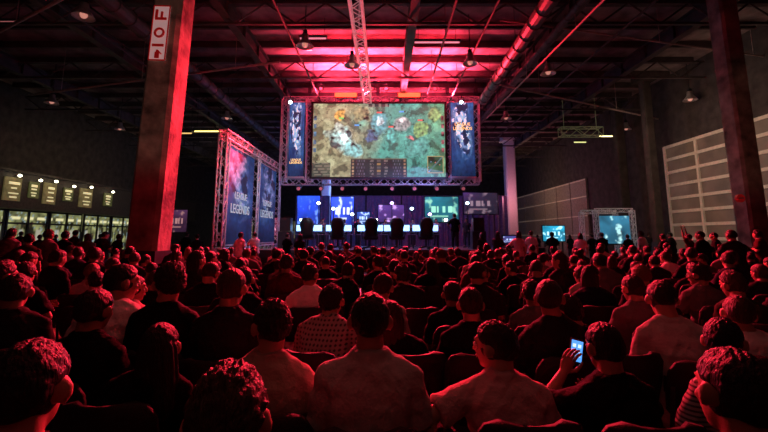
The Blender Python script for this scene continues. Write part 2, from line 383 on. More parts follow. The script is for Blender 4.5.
def picture(u, v):
    n = fbm(u*5, v*3); n2 = fbm(u*11+5, v*6, 3, 4); n3 = fbm(u*38, v*22, 9, 2)
    t = min(1, max(0, (u-.26+n*.35)*3))
    c = V((.30,.29,.17))*(1-t)+V((.06,.29,.25))*t
    if u > .78: c = c.lerp(V((.14,.29,.12)), min(1, max(0,(u-.78)*4*(.6+n))))
    if n2 > .06: c = c*max(.38, 1-(n2-.06)*8)
    if n2 < -.14: c = c*1.35+V((.02,.03,.03))
    ro = fbm(u*9-4, v*5+2, 11, 3)
    if abs(ro) < .012: c = c*.5
    c = c*(1+n*.6+n3*.7)
    wx = .036*noise.noise(V((u*13,v*7,1.5)))+.012*noise.noise(V((u*40,v*22,4.5))); wy = .036*noise.noise(V((u*13,v*7,8.5)))+.012*noise.noise(V((u*40,v*22,2.5)))
    for bu, bv, br, bc in BL:
        d = math.hypot(u-bu+wx, (v-bv)*.55+wy)/br
        if d < 1.0: c = c.lerp(V(bc)*(.75+n3*1.6+n2*1.2), min(1, (1.0-d)*4.0)*.9)
        elif d < 1.08 and br > .06: c = c*.65
    for bu, bv, k in BARS:
        if abs(u-bu) < .026 and abs(v-bv) < .011: c = V(((.7,.1,.08),(.15,.6,.15),(.1,.35,.8))[k]) if u < bu+.012 else V((.02,.02,.02))
    if .29 < u < .71 and v < .245:
        c = V((.008,.013,.018))+c*.03
        r = int((v-.015)/.044); q = ((v-.015)/.044) % 1; s = abs(u-.5)/.21
        if 0 <= r < 5 and .2 < q < .85:
            if .88 < s < .96: c = V((.26,.17,.10))*(.6+2*abs(n3)+(r*3%4)*.2)
            elif .5 < s < .8 and int(s*22+r) % 2: c = V((.05,.06,.08))*(.6+((r*5+int(s*22))%4)*.4)
            elif .18 < s < .32 and n3 > -.05: c = V((.13,.13,.12))
            elif s < .07: c = V((.26,.17,.06)) if r % 2 else V((.08,.08,.08))
        if v > .237: c = V((.12,.10,.06))
    if .865 < u < .985 and .05 < v < .28:
        c = V((.03,.09,.05))*(1+n2*3)
        if abs((u-.865)/.12-(v-.05)/.23) < .06: c = V((.08,.16,.18))
        if (fbm(u*60,v*35,2,1)) > .26: c = V((.7,.2,.15)) if u > .92 else V((.2,.4,.8))
        if u < .871 or u > .979 or v < .062 or v > .268: c = V((.35,.27,.12))
    if u < .135 and v < .19:
        c = V((.015,.02,.02))+c*.15
        if (v*26) % 1 > .45 and (u*30+int(v*26)*.6) % 2 > .5 and .01 < u: c = V((.16,.15,.11))
    if .42 < u < .58 and v > .955: c = V((.02,.025,.03)) if (u*60) % 3 > 1 else V((.2,.2,.18))
    for k in range(5):
        vv = .36+k*.11
        for uu, cc in ((.015,(.08,.18,.32)),(.985,(.32,.08,.10))):
            if abs(u-uu) < .011 and abs(v-vv) < .030: c = V(cc)*(.7+n3*2)
    return [max(0, x)*1.25 for x in c]
sc = empty('projection_screen', (a0.lerp(a1,.5).x, YS, 0), 0, 'giant hanging video screen showing a green and teal game picture', 'screen')
off = -V(sc.location)
grid('picture', a0+off+V((0,-.05,0)), (a1.x-a0.x,0,0), (0,0,a1.z-a0.z), 320, 176, picture, M_scr, sc)
W = a1.x-a0.x; H = a1.z-a0.z; cz = (a0.z+a1.z)/2
MB().box((0,.0,cz),(W+.1,.08,H+.1)).build('backing', M_black, sc)
mb = MB()
for z in (a0.z-.06, a1.z+.06): mb.box((0,-.04,z),(W+.3,.14,.10))
for x in (-W/2-.08, W/2+.08): mb.box((x,-.04,cz),(.12,.14,H+.1))
mb.build('border', M_black, sc)
fr = empty('screen_truss', (0,YS,0), 0, 'aluminium box truss frame holding the giant screen and its side banners', 'truss')
def trs(x0,y0,x1,y1, dy=.32):
    mb = MB(); a = P(x0,y0,dy)-V((0,YS,0)); b = P(x1,y1,dy)-V((0,YS,0)); truss(mb, a, b, .38, .042, .026); mb.build('truss_segment', M_steel, fr)
trs(283,99,480,99); trs(281,181,480,181)
trs(284.5,99,281.5,181); trs(309,99,308,181); trs(448,99,448.5,181); trs(476.5,99,478.5,181)
for px in (284, 309, 378, 448, 477):
    a = P(px,97,.32)
    MB().tube((a.x,.32,a.z),(a.x,.32,ZC-.01),.025,.025,6).box((a.x,.32,a.z+.5),(.22,.22,.4)).build('hoist_chain', M_dark, fr)
def banner_art(seed, pale=1.0):
    def fn(u, v):
        n = fbm(u*1.5+seed, v*2.6, seed, 3); n2 = fbm(u*4+seed, v*8, 2, 4); n3 = fbm(u*9+seed, v*18, 6, 3)
        wv = u-.5+.12*sin(v*7+seed)+.12*n
        g = math.exp(-(wv*wv*14+(v-.68)**2*10))
        c = V((.006,.022,.10)).lerp(V((.02,.11,.32)), max(0, min(1, .2+v*.45+n*1.1)))
        beam = max(0, sin((u*.8+v*.5)*14+seed))**6*.35*v
        c = c+V((.08,.25,.45))*beam*.5
        k = max(0,min(1,(n2+.06)*7))
        if g > .12: c = c.lerp(V((.30,.56,.85)), min(1,g*1.2)*k*min(1,pale))
        if g > .25 and n3 > .10: c = c.lerp(V((.8,.9,1)), .8*pale*pale)
        if g > .2 and n2 < -.1: c = V((.01,.02,.06))
        c = c*(1+n3*.9)
        if v < .30: c = c*(.35+v*2.1)
        e = min(u, 1-u, (v)*2, (1-v)*2)
        if e < .025: c = V((.01,.02,.06))
        return [max(0, x) for x in c]
    return fn
def logo(e, w, mtx, m, a=.14, b=.185):
    text('lettering', 'LEAGUE', w*a, mtx @ Matrix.Translation((0,w*.115,.01)), m, e, .003)
    text('lettering', 'OF', w*.06, mtx @ Matrix.Translation((0,w*.02,.01)), m, e, .001)
    text('lettering', 'LEGENDS', w*b, mtx @ Matrix.Translation((0,-w*.08,.01)), m, e, .004)
for nm, (x0,x1,y0,y1), sd in (('left',(287.5,305.5,102,177),3),('right',(451.5,473.5,102,177),9)):
    b0 = P(x0,y1); b1 = P(x1,y0); w = b1.x-b0.x
    e = empty('vertical_banner', ((b0.x+b1.x)/2, YS, b0.z), 0, 'blue vertical banner with gold lettering hanging %s of the giant screen' % nm, 'banner')
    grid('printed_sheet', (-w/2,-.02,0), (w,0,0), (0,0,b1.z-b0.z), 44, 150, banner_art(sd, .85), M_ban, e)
    for zz in (b1.z-b0.z, 0): MB().box((0,0,zz),(w+.08,.05,.06)).build('hem_bar', M_steel, e)
    hh = (b1.z-b0.z)*(.20 if nm == 'left' else .66)
    logo(e, w*.95, Matrix.Translation((0,-.05,hh)) @ Matrix.Rotation(pi/2,4,'X'), M_gold, .19, .20)
M_rled = glow('red_led', (1,.055,.02), 4.5)
for px, nm in ((346,'left'),(409,'right')):
    a = P(px,95.5,-.1)
    e = empty('led_bar', a, 0, 'glowing red light bar above the screen, the %s one' % nm, 'light bar')
    MB().box((0,.08,0),(1.4,.14,.34)).build('housing', M_black, e)
    MB().box((0,-.02,0),(1.36,.06,.26)).build('led_strip', M_rled, e)
    for sx in (-.5,.5): MB().box((sx,.1,-.14),(.06,.1,.2)).build('bracket', M_dark, e)
canm = MB(); canm.loft([[V((r*cos(2*pi*i/16), y, r*sin(2*pi*i/16))) for i in range(16)] for r, y in ((.06,.22),(.13,.18),(.15,0),(.17,-.18),(.15,-.18),(.12,-.05))])
canm = canm.mesh('can', M_black, True)
lensm = MB(); lensm.loft([[V((.13*cos(2*pi*i/16), y, .13*sin(2*pi*i/16))) for i in range(16)] for y in (-.1,-.12)])
yokem = MB().box((-.2,0,.12),(.03,.06,.4)).box((.2,0,.12),(.03,.06,.4)).box((0,0,.32),(.43,.06,.03)).box((0,0,.4),(.08,.08,.14)).mesh('yoke', M_dark)
lens_w = glow('cyan_lens', (.6,.85,1), 18); lens_d = glow('dim_red_lens', (.8,.2,.25), .3)
lensme = lensm.mesh('lens', lens_d)
SP = [(292,104,'w'),(460,104,'w'),(300,189,'d'),(322,189,'d'),(343,189,'d'),(366,189,'d'),(392,189,'d'),(414,189,'d'),(436,189,'d'),(462,189,'d'),(322,91,'d'),(372,91,'d'),(386,91,'d'),(434,91,'d')]
for i, (px, py, k) in enumerate(SP):
    a = P(px,py,-.35)
    where = ('at the top of the left hanging banner','at the top of the right hanging banner')[i] if i < 2 else ('under the screen, %s from the left' % ORD[i-1] if i < 10 else 'on top of the screen truss, %s from the left' % ORD[i-9])
    e = empty('stage_spotlight', a, 0, 'black stage spotlight %s' % where, 'spotlight', 'stage spotlights on the screen truss')
    e.rotation_euler = (radians(20),0,0); e.scale = (.8,.8,.8)
    child('can', canm, e); child('lens', lensme, e, {0: {'w':lens_w,'d':lens_d}[k]}); child('yoke', yokem, e)
# ------------------------------------------------------------------ left banner truss
LX = -6.62; ya, yb = 16.2, 24.6; zt_ = 5.75
lf = empty('banner_truss', (LX, 0, 0), 0, 'free-standing aluminium box truss framing two blue banners left of the stage', 'truss')
def ltr(a, b):
    mb = MB(); truss(mb, a, b, .34, .036, .022); mb.build('truss_segment', M_steel, lf)
ym = (ya+yb)/2
ltr((0,ya,0),(0,ya,zt_)); ltr((0,ym,0),(0,ym,zt_)); ltr((0,yb,0),(0,yb,zt_)); ltr((0,ya-.15,zt_),(0,yb+.15,zt_)); ltr((0,ya,.9),(0,yb,.9))
for y in (ya,ym,yb): MB().box((0,y,.03),(.7,.7,.06)).build('base_plate', M_dark, lf)
for nm, y0, y1, sd in (('nearer',ya+.3,ym-.3,21),('farther',ym+.3,yb-.3,31)):
    w = y1-y0; h = 4.3
    e = empty('truss_banner', (LX+.02,(y0+y1)/2,1.18), 0, None, None)
    e.rotation_euler = (0,0,pi/2)
    tag(e, 'large dark blue banner with pale lettering, the %s one on the left truss' % nm, 'banner')
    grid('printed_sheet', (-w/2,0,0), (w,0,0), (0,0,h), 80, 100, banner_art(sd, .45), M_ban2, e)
    for zz in (h, 0): MB().box((0,.02,zz),(w,.05,.06)).build('hem_bar', M_steel, e)
    logo(e, w*.86, Matrix.Translation((0,-.03,h*.42)) @ Matrix.Rotation(pi/2,4,'X'), M_pale)
# ------------------------------------------------------------------ stage
ZS = .9
st = empty('stage_platform', (0,22.6,0), 0, 'low black stage platform under the giant screen', 'stage')
MB().box((0,0,ZS-.06),(12.4,6.4,.12)).build('deck', mat('stage_deck',(.08,.05,.06),.3), st)
MB().box((0,-3.1,ZS/2-.06),(12.2,.08,ZS-.12)).build('front_skirt', mat('stage_skirt',(.03,.02,.025),.8,bump=.4), st)
for x in (-6,-3,0,3,6):
    for y in (-2.8,2.8): MB().tube((x,y,0),(x,y,ZS-.1),.05,.05,8).build('leg', M_dark, st)
def gaming_chair_meshes():
    d = {}
    mb = MB()
    rings = []
    for z, w, y, t in ((.5,.24,-.22,.06),(.62,.27,-.26,.07),(.85,.25,-.30,.07),(1.02,.29,-.33,.075),(1.18,.26,-.36,.06),(1.3,.19,-.38,.05),(1.34,.12,-.385,.03)):
        rings.append([V((w*sx, y+t*sy, z)) for sx, sy in ((-1,.6),(-.75,-1),(0,-1.2),(.75,-1),(1,.6),(.7,.5),(0,.2),(-.7,.5))])
    mb.loft(rings); d['backrest'] = mb.mesh('backrest', M_black, True)
    d['seat'] = MB().box((0,.02,.46),(.5,.5,.1)).box((-.26,.02,.49),(.06,.46,.12)).box((.26,.02,.49),(.06,.46,.12)).mesh('seat', M_black)
    mb = MB().tube((0,0,.1),(0,0,.42),.035)
    for k in range(5):
        a = 2*pi*k/5; mb.tube((0,0,.12),(.32*cos(a),.32*sin(a),.07),.035,.022).ell((.32*cos(a),.32*sin(a),.035),(.035,.035,.035))
    d['wheel_base'] = mb.mesh('wheel_base', M_dark); return d
gc = gaming_chair_meshes()
armr = [MB().box((s*.33,.02,.70),(.08,.28,.035)).tube((s*.29,.02,.45),(s*.33,.02,.69),.022).mesh('armrest', M_black) for s in (-1,1)]
CH = [308,338,370,397,426]
for i, px in enumerate(CH):
    p = at(px,236,20.2)
    e = empty('gaming_chair', (p.x,20.2,ZS), random.uniform(-.3,.3), 'black high-back gaming chair on stage seen from behind, %s from the left' % ORD[i+1], 'chair', 'gaming chairs on the stage')
    e.scale = (1.25,1.1,1.16)
    for k, me in gc.items(): child(k, me, e)
    for me in armr: child('armrest', me, e)
M_desk = mat('desk_top', (.25,.2,.25), .4)
M_mon = glow('monitor_blue', (.25,.5,1), 3.0)
for i, px in enumerate(CH):
    p = at(px,236,21.6)
    e = empty('gaming_desk', (p.x,21.9,ZS), 0, 'black desk in front of the %s gaming chair from the left' % ORD[i+1], 'desk', 'desks on the stage')
    MB().box((0,0,.74),(1.45,.7,.04)).build('desk_top', M_desk, e)
    for sx in (-.66,.66):
        for sy in (-.3,.3): MB().box((sx,sy,.36),(.05,.05,.72)).build('leg', M_dark, e)
    for sd_, dx in (('right',.42),('left',-.42)):
        e = empty('monitor', (p.x+dx,21.9,ZS+.765), 0, 'glowing blue monitor on the %s side of the %s stage desk from the left' % (sd_, ORD[i+1]), 'monitor', 'monitors on the stage desks')
        MB().box((0,.02,.32),(.58,.04,.36)).build('housing', M_black, e)
        MB().box((0,-.005,.32),(.54,.01,.32)).build('display', M_mon, e)
        MB().tube((0,.04,0),(0,.04,.2),.025).box((0,.04,.01),(.25,.18,.02)).build('stand', M_dark, e)
for nm, px in (('left',286),('right',478)):
    p = at(px,236,21.0)
    e = empty('loudspeaker_stack', (p.x,21.0,ZS), 0, 'black loudspeaker cabinet on the %s end of the stage' % nm, 'loudspeaker')
    MB().box((0,0,.45),(.7,.6,.9)).build('bass_cabinet', M_black, e)
    MB().box((0,0,1.25),(.55,.5,.68)).build('top_cabinet', M_black, e)
    MB().box((0,-.31,.45),(.6,.02,.8)).build('grille', M_dark, e)
for i,(px,col_) in enumerate(((301,'cyan'),(318,'white'),(333,'cyan'),(352,'cyan'),(376,'white'),(392,'violet'),(412,'cyan'),(430,'violet'),(446,'white'),(468,'cyan'))):
    p = at(px,236,25.2); hz = 1.6+.35*((i*7)%4)
    e = empty('light_pole', (p.x,25.2,ZS), 0, 'thin black pole with a small %s lamp behind the stage desks, %s from the left' % (col_, ORD[i+1]), 'lamp pole', 'lamp poles behind the desks')
    MB().tube((0,0,0),(0,0,hz),.025).box((0,0,.02),(.4,.4,.04)).build('pole', M_dark, e)
    MB().box((0,0,hz+.05),(.3,.14,.2)).build('lamp_head', M_black, e)
    MB().ell((0,-.08,hz+.05),(.11,.03,.09)).build('lens', glow('small_%s_lamp'%col_, {'cyan':(.6,.85,1),'white':(1,.9,.95),'violet':(.6,.35,1)}[col_], 9), e)
for k in range(6):  # curtain added behind the stage to carry a blue-violet wash
    x0 = -8.2+k*3.3
    mb = MB(); n = 34
    pts = [(x0+3.15*i/n, 37.2+.07*sin(i*1.25)) for i in range(n+1)]
    vs = [V((x,y,z)) for z in (.03,5.2) for x,y in pts]; vs += [V((x,y+.03,z)) for z in (.03,5.2) for x,y in pts]
    m_ = n+1; fs = [(i,i+1,m_+i+1,m_+i) for i in range(n)]+[(2*m_+i+1,2*m_+i,3*m_+i,3*m_+i+1) for i in range(n)]
    mb.add(vs, fs)
    mb.tube((x0,37.2,5.22),(x0+3.15,37.2,5.22),.04); mb.tube((x0+.02,37.2,0),(x0+.02,37.2,5.2),.03); mb.tube((x0+3.13,37.2,0),(x0+3.13,37.2,5.2),.03)
    tag(mb.build('added_backdrop', mat('grey_backdrop',(.20,.19,.24),.9,var=.2)), 'tall added curtain catching blue-violet light far behind the stage, %s panel from the left' % ORD[k+1], 'curtain', 'added curtain panels behind the stage')
def vpanel(px0,px1,py0,py1,Y,fn,m,label,cat='screen'):
    a = at(px0,py1,Y); b = at(px1,py0,Y); w = b.x-a.x; h = b.z-a.z
    e = empty('display_panel', ((a.x+b.x)/2,Y,0), 0, label, cat)
    grid('picture', (-w/2,-.06,a.z), (w,0,0), (0,0,h), 60, 44, fn, m, e)
    MB().box((0,0,a.z+h/2),(w+.12,.1,h+.12)).build('housing', M_black, e)
    mb = MB()
    for s in (-1,1): mb.box((s*w*.4,.08,a.z/2),(.08,.08,a.z)).box((s*w*.4,.08,.03),(.3,.8,.06))
    mb.build('stand', M_dark, e); return e
M_vp = painted('bright_display', 1.6, .5, .05)
def bluefn(seed, base=(.03,.10,.75), hi=(.5,.7,1), blocks=True):
    def fn(u,v):
        n = fbm(u*1.6+seed, v*1.6, seed, 3); n2 = fbm(u*4+seed, v*3, seed+3, 3)
        c = V(base)*(1+n*1.3)*(.6+.7*v); c = c.lerp(V(hi), max(0,min(1,(n2-.12)*6))*.8)
        if blocks:
            k = int(u*6)
            if .38 < v < .62 and .12 < (u*6) % 1 < (.5+.4*((k*7+int(seed))%3)/2) and 0 < k < 5: c = V(hi)*1.1
            if .2 < v < .26 and .15 < u < .7: c = V(hi)*.7
        return [max(0,x) for x in c]
    return fn
vpanel(297,320,196,224,29,bluefn(1,(.012,.05,.55),(.15,.3,.85),False),M_vp,'blue display panel left of the blue-lit column under the screen')
vpanel(331,354,197,225,29,bluefn(4,(.02,.06,.62),(.75,.85,1)),M_vp,'blue display panel with white marks right of the blue-lit column')
vpanel(425,458,197,222,29,bluefn(7,(.01,.11,.16),(.25,.6,.45)),M_vp,'green-blue display panel behind the right side of the stage')
vpanel(464,497,193,214,31,bluefn(9,(.015,.012,.025),(.18,.12,.15)),M_vp,'dim grey striped banner with painted glow right of the stage')  # a banner built as a glowing panel, brightness put into emission
vpanel(378,404,205,222,33,bluefn(12,(.05,.02,.12),(.6,.35,.8),False),M_vp,'small violet display behind the middle of the stage')
vpanel(543,564,226,241,30,bluefn(15,(.01,.22,.36),(.5,.9,1)),M_vp,'small cyan display left of the right-hand truss booth')
vpanel(503,520,236,243,19,bluefn(18,(.03,.03,.12),(.4,.5,.8)),M_vp,'tiny low display right of the stage')
vpanel(168,188,210,232,34,bluefn(21,(.03,.01,.03),(.25,.12,.12)),M_vp,'dim display panel just right of the left column')
vpanel(60,84,214,232,33,bluefn(23,(.05,.05,.02),(.5,.5,.3)),M_vp,'pale lit display among the left shopfronts')
vpanel(268,280,218,236,28,bluefn(25,(.15,.02,.05),(.8,.4,.6),False),M_vp,'small pink display left of the stage')
vpanel(357,370,212,224,34,bluefn(27,(.02,.06,.3),(.5,.7,1)),M_vp,'small blue display far behind the stage centre')
p = at(615,230,22)
bt = empty('truss_booth', (p.x,22,0), 0, 'small aluminium truss booth with a blue display on the right', 'booth')
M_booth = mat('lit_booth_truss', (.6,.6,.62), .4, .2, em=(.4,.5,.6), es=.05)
for sx in (-1.0,1.0):
    for sy in (0,1.6):
        mb = MB(); truss(mb,(sx,sy,0),(sx,sy,2.95),.2,.024,.013); mb.build('truss_segment', M_booth, bt)
for sy in (0,1.6):
    mb = MB(); truss(mb,(-1.0,sy,2.95),(1.0,sy,2.95),.2,.024,.013); mb.build('truss_segment', M_booth, bt)
grid('display', (-.82,.0,1.15),(1.64,0,0),(0,0,1.5),50,50,bluefn(30,(.02,.12,.20),(.45,.8,.8),False),M_vp,bt)
MB().box((0,.1,1.88),(1.7,.1,1.6)).build('display_housing', M_black, bt)
mb = MB(); pA = atz(560,132,8.8); pB = atz(622,122,8.8)
truss(mb,(pA.x,pA.y,8.8),(pB.x,pA.y,8.8),.6,.03,.02)
for x in (pA.x+.3,pB.x-.3): mb.tube((x,pA.y,9),(x,pA.y,ZC-.01),.02,.02,5)
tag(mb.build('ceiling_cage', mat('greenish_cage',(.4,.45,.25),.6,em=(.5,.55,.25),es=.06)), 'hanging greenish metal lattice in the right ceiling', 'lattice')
for i,(px,Y) in enumerate(((272,17.6),(512,18.2),(532,20.2))):
    p = at(px,240,Y)
    e = empty('equipment_case', (p.x,Y,0), 0, 'black equipment case on the floor beside the stage, %s from the left' % ORD[i+1], 'case', 'equipment cases beside the stage')
    MB().box((0,0,.55),(1.0,.7,.9)).build('body', M_black, e)
    mb = MB()
    for sx in (-.5,.5):
        for sy in (-.35,.35): mb.box((sx,sy,.55),(.04,.04,.94))
    for z in (.1,1.0):
        for sy in (-.35,.35): mb.box((0,sy,z),(1.02,.04,.04))
    mb.build('edge_trim', M_steel, e)
    for sx in (-.4,.4):
        for sy in (-.25,.25): MB().ell((sx,sy,.05),(.05,.05,.05)).build('caster', M_dark, e)
# ------------------------------------------------------------------ people
def remesh(mb, vox, it=3, wr=0, seed=0):
    me = mb.mesh('tmp', []); o = bpy.data.objects.new('tmp', me); COL.objects.link(o)
    r = o.modifiers.new('r', 'REMESH'); r.mode = 'VOXEL'; r.voxel_size = vox
    s = o.modifiers.new('s', 'SMOOTH'); s.factor = .5; s.iterations = it
    dg = bpy.context.evaluated_depsgraph_get(); dg.update()
    out = bpy.data.meshes.new_from_object(o.evaluated_get(dg)); bpy.data.objects.remove(o)
    if wr:
        ns = [v.normal.copy() for v in out.vertices]
        for v, n in zip(out.vertices, ns):
            c = v.co
            w = noise.noise(V((c.x*9+seed, c.y*9, c.z*20)))+.5*noise.noise(V((c.x*26, c.y*26+seed, c.z*16)))
            ridge = 1-abs(noise.noise(V((c.x*6+seed+3, c.y*6, c.z*13+abs(c.x)*14))))*4
            v.co = c+n*wr*(w+.6*max(0,ridge))
    return out
RINGS = [(-.085,.145,.10),(-.04,.165,.125),(.04,.160,.125),(.14,.143,.112),(.26,.148,.115),(.36,.162,.120),(.43,.166,.108),(.48,.150,.092),(.52,.108,.076),(.545,.070,.064)]
def KK(ps): return ps.get('k',1)
def spine(ps, zr): t = max(0, zr); return ps['lean']*t+ps['hunch']*t*t
def bend(ps, zr): return ps.get('side',0)*max(0,zr)
def torso(mb, ps, g, lo=-1, hi=9, flare=0):
    rings = []
    for zr, rx, ry in RINGS:
        if zr < lo or zr > hi: continue
        gg = g+(flare if zr < .1 else 0)
        ring = []
        for i in range(24):
            a = 2*pi*i/24; ca, sa = cos(a), sin(a); e = .85
            ring.append(V((bend(ps,zr)+(rx+gg)*math.copysign(abs(ca)**e, ca), spine(ps, zr)+(ry+gg)*math.copysign(abs(sa)**e, sa), ps['z0']+zr*KK(ps))))
        rings.append(ring)
    mb.loft(rings)
def SH(ps, s): return V((bend(ps,.45)+s*.160, spine(ps,.45), ps['z0']+.440*KK(ps)))
def headmtx(ps):
    return Matrix.Translation((bend(ps,.66)+ps.get('hx',0), spine(ps,.62)+.035, ps['z0']+.660*KK(ps))) @ Matrix.Rotation(ps['yaw'],4,'Z') @ Matrix.Rotation(ps['nod'],4,'X') @ Matrix.Rotation(ps.get('roll',0),4,'Y') @ Matrix.Scale(1.04,4)
def arm_pts(ps, s):
    a = ps['L' if s < 0 else 'R']; return SH(ps,s), V(a[0]), V(a[1]), V(a[2]).normalized(), V(a[3]), a[4]
def legs(ps, s):
    if ps['sit']: return V((s*.09,.0,ps['z0']-.02)), V((s*ps.get('kx',.14),.42,.505)), V((s*.13,.40,.09)), V((s*.15,.57,.035))
    return V((s*.085,0,ps['z0'])), V((s*.10,.03,.49)), V((s*.11,-.01,.09)), V((s*.14,.15,.035))
def hand(mbr, mbf, W, d, n, side, curl):
    n = (n-d*n.dot(d)).normalized(); s = d.cross(n).normalized()
    R = Matrix((s, d, n)).transposed()
    mbr.ell(W+d*.042, (.041,.052,.017), R, 12, 8)
    for i in range(4):
        L = (.066,.078,.073,.056)[i]; o = (i-1.5)*.0195*side
        p = W+d*.078+s*o; pts = [p-d*.02, p]; ang = 0; q = p
        for k in range(3):
            ang += curl*(.7+.15*i*.3); dd = d*cos(ang)+n*sin(ang)+s*o*1.2; q = q+dd.normalized()*L*(.45,.32,.23)[k]; pts.append(q)
        mbf.path(pts, [.0095,.0092,.0085,.0078,.006], 8); mbf.ell(q, (.0062,)*3, None, 8, 6)
    t = s*-side
    p = W+d*.02+t*.03; p1 = p+(d*.6+t*.75).normalized()*.04; p2 = p1+(d*.9+t*.2+n*.25).normalized()*.032; p3 = p2+(d+n*.35).normalized()*.022
    mbf.path([p,p1,p2,p3],[.013,.0115,.0095,.007],8); mbf.ell(p3,(.0072,)*3,None,8,6)
def head_shapes(mb, H):
    R = H.to_3x3(); T = lambda *p: H @ V(p)
    mb.ell(T(0,-.012,.022),(.075,.094,.092),R,20,14)
    mb.ell(T(0,.018,-.04),(.057,.068,.068),R,18,12)
    mb.ell(T(0,.058,-.088),(.026,.022,.02),R)
    mb.cap(T(-.036,.074,.030),T(.036,.074,.030),.013,.013)
    mb.cap(T(0,.084,.022),T(0,.102,-.022),.009,.015)
    mb.ell(T(-.034,.062,-.02),(.022,.02,.02),R); mb.ell(T(.034,.062,-.02),(.022,.02,.02),R)
    for s in (-1,1): mb.ell(T(s*.084,-.008,-.004),(.013,.020,.033),R @ Matrix.Rotation(s*-.35,3,'Z'),12,10)
def neckpt(ps, z): return V((bend(ps,.54), spine(ps,.54)-.005, ps['z0']+z*KK(ps)))
def body_mesh(ps, vox):
    mb = MB(); mf = MB(); torso(mb, ps, 0); H = headmtx(ps); head_shapes(mb, H)
    nk = neckpt(ps,.52); mb.cap(nk, H @ V((0,-.03,-.05)), .062, .057)
    for s in (-1,1):
        Sd, E, W, d, n, c = arm_pts(ps, s)
        mb.cap(nk+V((s*.02,0,0)), Sd, .055, .050); mb.cap(Sd, Sd.lerp(E,.5), .052, .045); mb.cap(Sd.lerp(E,.5), E, .045, .037)
        mb.cap(E, E.lerp(W,.35), .038, .040); mb.cap(E.lerp(W,.35), W, .040, .025)
        hand(mb, mf, W, d, n, s, c)
        h, k, a, t = legs(ps, s)
        mb.cap(h, k, .088, .055); mb.cap(k, k.lerp(a,.35), .054, .054); mb.cap(k.lerp(a,.35), a, .054, .036); mb.cap(a+V((0,-.03,-.04)), t, .038, .03)
    me = remesh(mb, vox, 2)
    out = MB(); out.frommesh(me, 0)
    out.add([V(v) for v in mf.v], mf.f, 0)
    if vox < .015:
        T = lambda *p: H @ V(p)
        for s in (-1,1):
            out.ell(T(s*.031,.080,.008),(.0125,.0125,.0095),H.to_3x3(),10,8,1); out.ell(T(s*.031,.0895,.008),(.0055,.004,.0055),H.to_3x3(),8,6,2)
        out.path([T(-.024,.082,-.056),T(-.01,.090,-.053),T(0,.0915,-.055),T(.01,.090,-.053),T(.024,.082,-.056)],[.003,.006,.0065,.006,.003],8,3)
    return out
def shirt_mesh(ps, sleeve, vox):
    mb = MB(); torso(mb, ps, .016, -.09, .53, .014)
    nk = neckpt(ps,.50)
    mb.tube(neckpt(ps,.49), neckpt(ps,.56)+V((0,.005,0)), .094, .076, 20)
    for s in (-1,1):
        Sd, E, W, d, n, c = arm_pts(ps, s)
        mb.cap(nk+V((s*.03,0,.012)), Sd, .064, .062)
        if sleeve: mb.cap(Sd, E, .062, .050); mb.cap(E, E.lerp(W,.9), .052, .036)
        else:
            mb.ell(Sd,(.063,)*3); mb.tube(Sd, Sd.lerp(E,.80), .061, .072, 16)
    return remesh(mb, vox, 2, .010, ps['z0']*7+ps['lean']*30)
def trouser_mesh(ps, vox):
    mb = MB(); torso(mb, ps, .012, -.09, .06)
    for s in (-1,1):
        h, k, a, t = legs(ps, s)
        mb.cap(h, k, .102, .072); mb.tube(k, a+V((0,0,.02)), .071, .055, 16); mb.ell(k,(.072,)*3)
    if ps['sit']: mb.v = [(x,y,max(z,.458) if y < .28 else z) for x,y,z in mb.v]
    return remesh(mb, vox, 3, .006)
def shoe_mb(ps, s):
    mb = MB(); h, k, a, t = legs(ps, s); d = (V((t.x,t.y,0))-V((a.x,a.y,0))).normalized(); x = V((d.y,-d.x,0)); b = V((a.x,a.y,0))-d*.06; rings = []
    for l, w, hh in ((0,.03,.07),(.02,.042,.10),(.09,.046,.11),(.15,.05,.085),(.22,.052,.06),(.27,.042,.045),(.29,.02,.035)):
        rings.append([b+d*l+x*w*cos(q)*1.0+V((0,0,max(0,hh*.5+hh*.55*sin(q)))) for q in [2*pi*i/12 for i in range(12)]])
    mb.loft(rings); return mb
